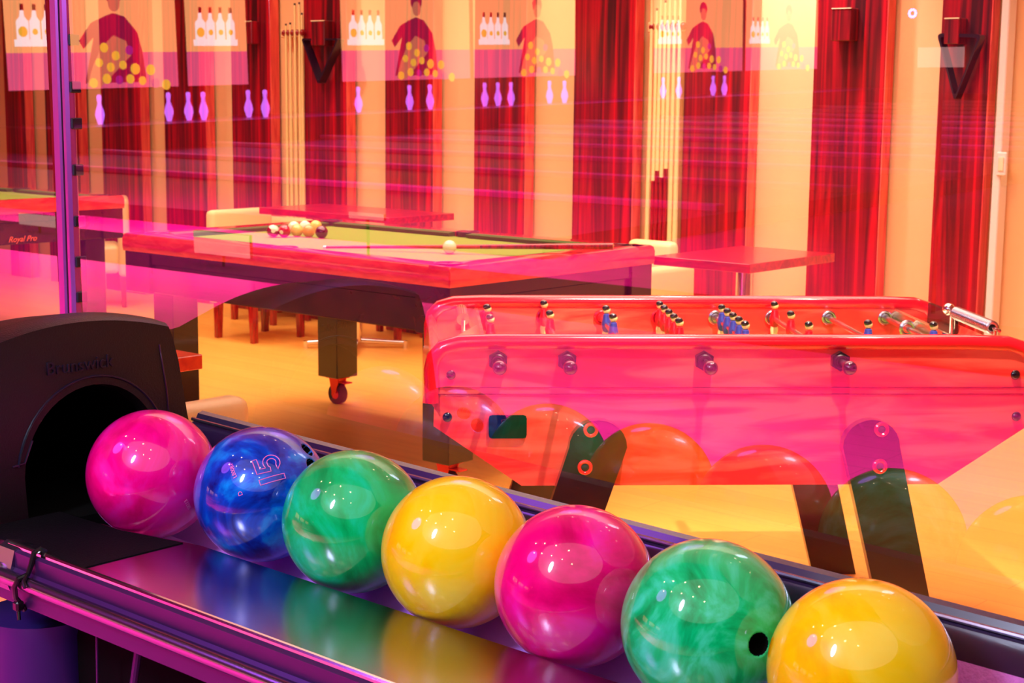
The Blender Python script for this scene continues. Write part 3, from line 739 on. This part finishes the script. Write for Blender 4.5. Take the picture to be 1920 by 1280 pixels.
# ------------------------------------------------------------------ cue racks, cues, triangles
def wall_cue(px, ytop, label, group, dark=False, zb=.12):
    p = ony(px, ytop, WY - .02)
    q = empty('cue_stick', (p.x, WY - .02, zb), 0, label, 'cue stick', group)
    h = p.z - zb
    MB().cyl((0, 0, h * .5), (0, 0, h), .011, .0075, seg=12).build('shaft', 'cue_shaft', q)
    MB().cyl((0, 0, 0), (0, 0, h * .5), .0165, .011, seg=12).build('butt', 'cue_butt' if dark else 'cue_shaft', q)
    MB().cyl((0, 0, h), (0, 0, h + .012), .0062, .006, seg=10).build('tip', 'rubber', q)
    return q
g1 = 'cues in the first wall rack'
for px, yt, lb in ((536, 48, 'shorter pale cue, leftmost in the rack left of the triangle'), (544, 46, 'shorter pale cue, second in the rack left of the triangle'),
                   (552.5, 10, 'tall pale cue in the middle of the rack left of the triangle'), (561, 8, 'tallest pale cue in the rack left of the triangle'), (566, 28, 'pale cue closest to the triangle in its rack')):
    wall_cue(px, yt, lb, g1)
r1 = ony(548, 62, WY)
rk = empty('cue_rack', (r1.x, WY, 0), 0, 'row of five dark red cue clips left of the hanging triangle', 'cue rack')
MB().box(-.13, .10, .02, .07, r1.z - .025, r1.z + .025, .004).build('rack_bar', 'cream_wall', rk)
for px in (531, 539, 547, 557, 565):
    xx = ony(px, 62, WY - .03).x - r1.x
    MB().sphere((xx, -.02, r1.z), .020, 16, 10, (.8, 1, 1)).cyl((xx, -.01, r1.z), (xx, .03, r1.z), .008).build('clip', 'clip_red', rk)
MB().box(-.13, .10, -.045, .07, .08, .12, .004).build('butt_shelf', 'cue_butt', rk)
g2 = 'cues in the second wall rack'
k2 = ((1223, -8, 'slim cue at the left of the rack beside the broad panel'), (1232, 20, 'second cue from the left, rack behind the square table'), (1240, -20, 'third cue from the left, rack behind the square table'),
      (1248, 5, 'cue in the middle of the rack behind the square table'), (1257, -30, 'cue with a long dark butt, third from the right of its rack'), (1266, 0, 'second cue from the right, rack behind the square table'), (1277, -40, 'thick bright pale cue at the right of the second rack'))
for i, (px, yt, lb) in enumerate(k2): wall_cue(px, yt, lb, g2, dark=i in (1, 2, 3, 4), zb=.12)
r2 = ony(1250, 50, WY)
rk2 = empty('cue_rack', (r2.x, WY, 0), 0, 'cue rack with dark red clips behind the red square table', 'cue rack')
MB().box(-.13, .13, .02, .07, r2.z - .025, r2.z + .025, .004).build('rack_bar', 'cream_wall', rk2)
for px in (1219, 1232, 1240, 1248, 1257, 1266, 1277):
    xx = ony(px, 52, WY - .03).x - r2.x
    MB().sphere((xx, -.012, r2.z), .019, 16, 10, (.8, 1, 1)).cyl((xx, -.01, r2.z), (xx, .03, r2.z), .008).build('clip', 'clip_red', rk2)
MB().box(-.13, .13, -.045, .07, .08, .12, .004).build('butt_shelf', 'cue_butt', rk2)
def tri_frame(ptspx, label, blabel, box_px):
    P = [ony(x, y, WY - .05) for x, y in ptspx]; c = sum(P, Vector()) / 3
    t = empty('ball_triangle', c, 0, label, 'ball triangle')
    pts = []
    for i in range(3):                   # rounded corners
        a, b, d = P[i - 1], P[i], P[(i + 1) % 3]
        u = (a - b).normalized() * .022; v = (d - b).normalized() * .022
        for k in range(5):
            w = k / 4; pts.append(b + u * (1 - w) ** 2 + v * w ** 2 - c)
    mb = MB(); n = len(pts); rings = []
    for p_ in pts:
        d_ = p_.normalized() * .010
        rings.append([mb.bm.verts.new(p_ + d_ + Vector((0, -.028, 0))), mb.bm.verts.new(p_ + d_ + Vector((0, .028, 0))), mb.bm.verts.new(p_ - d_ * .8 + Vector((0, .028, 0))), mb.bm.verts.new(p_ - d_ * .8 + Vector((0, -.028, 0)))])
    for i in range(n):
        A, B = rings[i], rings[(i + 1) % n]
        for k in range(4): mb.bm.faces.new((A[k], A[(k + 1) % 4], B[(k + 1) % 4], B[k]))
    mb.build('frame', 'triangle', t)
    A = ony(box_px[0], box_px[1], WY - .08); B = ony(box_px[2], box_px[3], WY - .08)
    h = empty('triangle_holder', ((A.x + B.x) / 2, WY, (A.z + B.z) / 2), 0, blabel, 'wall bracket')
    w = abs(B.x - A.x) / 2; hh = abs(A.z - B.z) / 2
    MB().box(-w, w, -.085, 0, -hh, hh, .003).build('block', 'red_panel', h)
    MB().box(-w, w, -.088, -.08, hh - .004, hh + .001).build('top_edge', 'ivory', h)
tri_frame([(573, 74), (639, 74), (603, 156)], 'black triangle hanging point down beside the first cues', 'red wood block holding the black triangle by the first cues', (584, 39, 609, 85))
tri_frame([(1765, 66), (1842, 68), (1795, 186)], 'dark triangle hanging point down near the right edge', 'red wood block holding the right hand triangle', (1772, 34, 1797, 82))
for bx, lb in (((1562, 16, 1596, 76), 'red wood block on the panel right of the square table'), ((462, 40, 474, 82), 'small red wood block on the panel left of the first cues')):
    A = ony(bx[0], bx[1], WY - .06); B = ony(bx[2], bx[3], WY - .06)
    h = empty('wall_block', ((A.x + B.x) / 2, WY, (A.z + B.z) / 2), 0, lb, 'wall bracket'); w = abs(B.x - A.x) / 2; hh = abs(A.z - B.z) / 2
    MB().box(-w, w, -.07, 0, -hh, hh, .003).build('block', 'red_panel', h)
    MB().box(-w, w, -.073, -.066, hh - .003, hh + .001).build('top_edge', 'ivory', h)

# ------------------------------------------------------------------ lane side, seen mirrored in the glass
def real(p):           # a point of the mirror image -> the point in the hall that makes it
    n = Vector((0, -math.cos(TILT), -math.sin(TILT))); o_ = Vector((0, GY, 1.0)); p = Vector(p)
    return p - n * (2 * (p - o_).dot(n))
LXX = -20.5
lanes = MB().box(-23.9, -7.2, -41.9, -5.0, 0, .14).build('floor', 'lane_dark', kind='structure')
for k in range(13):
    y = -7.4 - k * 2.2
    e = empty('lane_divider', (-14.5, y, .14), 0, 'pale capping strip between dark lanes, number %s away from the approach' % ['one','two','three','four','five','six','seven','eight','nine','ten','eleven','twelve','thirteen'][k], 'lane divider', 'capping strips between the lanes')
    MB().box(-6.0, 7.2, -.07, .07, 0, .06, .01).build('capping', 'lane_mark', e)
E_ = {}
def em(name, col, s):
    if name not in E_: E_[name] = emit(name, col, s)
    return E_[name]
warm_s = em('screen_warm', srgb(255, 165, 105), 3.6); pink_s = em('screen_pink', srgb(255, 100, 150), 2.6)
white_s = em('screen_white', srgb(255, 225, 225), 4.0); gold_s = em('screen_gold', srgb(255, 190, 60), 3.2); rose_s = em('screen_rose', srgb(225, 20, 110), 1.1)
dark_s = em('screen_dark', srgb(120, 10, 60), .5); skin_s = em('screen_skin', srgb(255, 140, 110), 2.0); plum_s = em('screen_plum', srgb(235, 40, 190), 1.6)
def disc(mb, y, z, r, x=.012, seg=18, sy=1.0): 
    mb.prism([(y + sy * r * math.cos(2 * PI * k / seg), z + r * math.sin(2 * PI * k / seg)) for k in range(seg)], 'x', x - .006, x)
def screen(yl, yr, label, girl=True):
    """yl, yr: left and right edge in the mirror image; local +y points left in the mirror"""
    yc_ = (yl + yr) / 2; w = yr - yl
    e = empty('lane_screen', (LXX, 3.58 - yc_, 1.0), 0, label, 'screen', 'lit screens above the lanes')
    q = lambda v: yc_ - (yl + v)          # distance from the left edge -> local y
    MB().box(-.06, -.002, -w / 2, w / 2, 0, 1.9, .01).build('frame', 'matte_black', e)
    MB().box(-.002, .004, -w / 2 + .02, w / 2 - .02, .55, 1.88).build('picture', warm_s, e)
    MB().box(-.002, .004, -w / 2 + .02, w / 2 - .02, .02, .55).build('picture_table', pink_s, e)
    mb = MB(); md = MB(); ml = MB()
    for k in range(4):
        yy = q(.30 + .20 * k); t = .10 if k == 0 else .085
        mb.prism([(yy - t, .70), (yy + t, .70), (yy + t, 1.0), (yy + .04, 1.06), (yy + .028, 1.15), (yy - .028, 1.15), (yy - .04, 1.06), (yy - t, 1.0)], 'x', .010 + k * .001, .016 + k * .001)
        md.box(.018, .021, yy - .03, yy + .03, 1.15, 1.24)
        disc(ml, yy, .85, .045 + .03 * (k == 0), .022)
    mb.box(.006, .010, q(1.04), q(.16), .64, .74); mb.build('bottles_picture', white_s, e); md.build('caps_picture', dark_s, e); ml.build('labels_picture', gold_s, e)
    if girl:
        c = q(1.85)                       # plain figure behind a heap of coloured balls
        mb = MB(); mb.prism([(c + y, z) for y, z in [(.55, .10), (-.55, .10), (-.50, .55), (-.42, .85), (-.20, 1.08), (0, 1.13), (.16, 1.08), (.40, .98), (.62, .72), (.55, .60), (.36, .78)]], 'x', .006, .011)
        mb.build('figure_picture', rose_s, e)
        mh = MB(); disc(mh, c - .02, 1.28, .13, .017, sy=.8); mh.build('face_picture', skin_s, e)
        mh = MB(); disc(mh, c - .02, 1.40, .15, .013, sy=.95); mh.build('hair_picture', rose_s, e)
        mp = MB(); mp.prism([(c + y, z) for y, z in [(.52, .05), (.30, .03), (-.28, .50), (-.20, .72), (.02, .80), (.24, .62), (.40, .36)]], 'x', .012, .018); mp.build('pin_picture', skin_s, e)
        mg = MB(); mv = MB(); rnd = random.Random(5)
        for k, (by, bz) in enumerate([(.2, .62), (.0, .50), (-.25, .58), (.30, .40), (.10, .33), (-.12, .36), (-.34, .30), (.18, .16), (-.04, .14), (-.24, .15), (-.46, .12), (-.62, .28), (-.70, .08), (-.9, .05), (.42, .10)]):
            disc(mv if k in (2, 8, 12) else mg, c + by, bz, .085 - .02 * rnd.random(), .024 + k * .0005)
        mg.build('ball_pictures', gold_s, e); mv.build('ball_pictures', plum_s, e)
    return e
screen(12.58, 15.6, 'mirrored lit screen at the far left, cut by the window post')
screen(15.75, 17.0, 'narrow mirrored screen showing only white bottles', girl=False)
screen(19.05, 22.35, 'mirrored screen with bottles and a figure, just right of the first triangle')
screen(22.42, 25.5, 'mirrored screen ending at the broad red wood panel')
screen(28.15, 31.65, 'mirrored screen in front of the second row of cues')
screen(31.75, 35.0, 'rightmost mirrored screen, over the whitest wall strip')
uv = em('pin_light_emission', srgb(200, 110, 255), 4.5)  # violet light on the pins put into their material as emission
pinmat = plain('pin_white', srgb(230, 190, 255), .3, coat=.6)
proto = None
def cl(spot, n):
    w_ = {1: ['alone'], 2: ['left one of two', 'right one of two'], 3: ['left one of three', 'middle one of three', 'right one of three']}[n]
    return ['violet lit pin %s, %s' % (spot, w) for w in w_]
clusters = [([(13.9, 0)], 'mirrored beside the window post'), ([(15.15, 0), (15.45, .1), (15.62, .25)], 'mirrored over the third pale wall strip'),
            ([(16.72, 0), (16.9, .2)], 'mirrored left of the first cues'), ([(19.15, 0)], 'mirrored right of the hanging triangle'),
            ([(20.4, 0), (20.72, .2), (20.92, 0)], 'mirrored over the panel above the table middle'), ([(22.4, 0), (22.66, .1), (22.92, .2)], 'mirrored left of the wide pale strip'),
            ([(24.3, 0), (24.52, .2)], 'mirrored on the wide pale strip'), ([(28.1, 0), (28.4, .2)], 'mirrored over the second row of cues'), ([(30.0, 0), (30.3, .1)], 'mirrored right of the second cues')]
for pts_, spot in clusters:
    for (yv, dx), lb in zip(pts_, cl(spot, len(pts_))):
        if proto is None:
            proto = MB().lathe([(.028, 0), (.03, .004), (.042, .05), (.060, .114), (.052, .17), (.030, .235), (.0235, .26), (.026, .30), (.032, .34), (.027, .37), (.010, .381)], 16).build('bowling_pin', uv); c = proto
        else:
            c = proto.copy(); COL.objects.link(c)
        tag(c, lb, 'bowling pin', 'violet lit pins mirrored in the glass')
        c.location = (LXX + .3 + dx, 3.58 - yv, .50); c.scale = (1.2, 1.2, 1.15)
MB().box(LXX - .6, LXX + 1.1, -34, -9, .14, .50).build('floor', 'lane_dark', kind='structure')
MB().box(LXX - .7, LXX - .6, -34, -9, .14, 3.4).build('wall_pins', 'lane_wall', kind='structure')
lamp('pin_deck_light', 'AREA', (LXX + .5, -20, .93), 160, (.75, .08, 1.0), .3, 26)

# ring of violet lights on the hall ceiling side
p = real(ony(1712, 25, 9.0))
rl = empty('ring_light', p, 0, 'small ring of violet lights mirrored near the upper right', 'light')
mb = MB(); 
for k in range(10): mb.sphere((.022 * math.cos(k * PI / 5), 0, .022 * math.sin(k * PI / 5)), .008, 10, 6)
mb.build('bulbs', em('ring_glow', srgb(225, 130, 255), 14), rl)
MB().torus((0, -.012, 0), .024, .010, 'y').cyl((0, -.012, .03), (0, -.012, 3.6 - p.z), .008).build('housing', 'black', rl)
# small console screens on posts beside the approach
def console(px, yv, label, s=1.4, col=(255, 190, 190)):
    A = real(ony(px[0], px[1], yv)); B = real(ony(px[2], px[3], yv)); c = (A + B) / 2
    e = empty('console_screen', (c.x, c.y, 0), 0, label, 'screen', 'small lit screens mirrored in the glass')
    w = abs(B.x - A.x) / 2; h = abs(A.z - B.z) / 2
    MB().box(-w, w, -.02, 0, c.z - h, c.z + h, .003).build('bezel', 'black', e)
    MB().box(-w * .97, w * .97, 0, .004, c.z - h * .95, c.z + h * .95).build('display', em('console_glow', srgb(*col), s), e)
    if c.z - h > .05: MB().cyl((0, -.012, 0), (0, -.012, c.z - h), .012).build('post', 'black', e)
console((364, 430, 472, 486), 7.0, 'pale lit rectangle mirrored on the near rail of the pool table')
console((36, 398, 110, 428), 7.5, 'pale lit rectangle mirrored left of the window post')
console((655, 396, 722, 414), 8.0, 'pale lit rectangle mirrored above the far rail of the pool table')
console((1722, 88, 1810, 127), 8.0, 'pale lit rectangle mirrored over the right hand triangle')
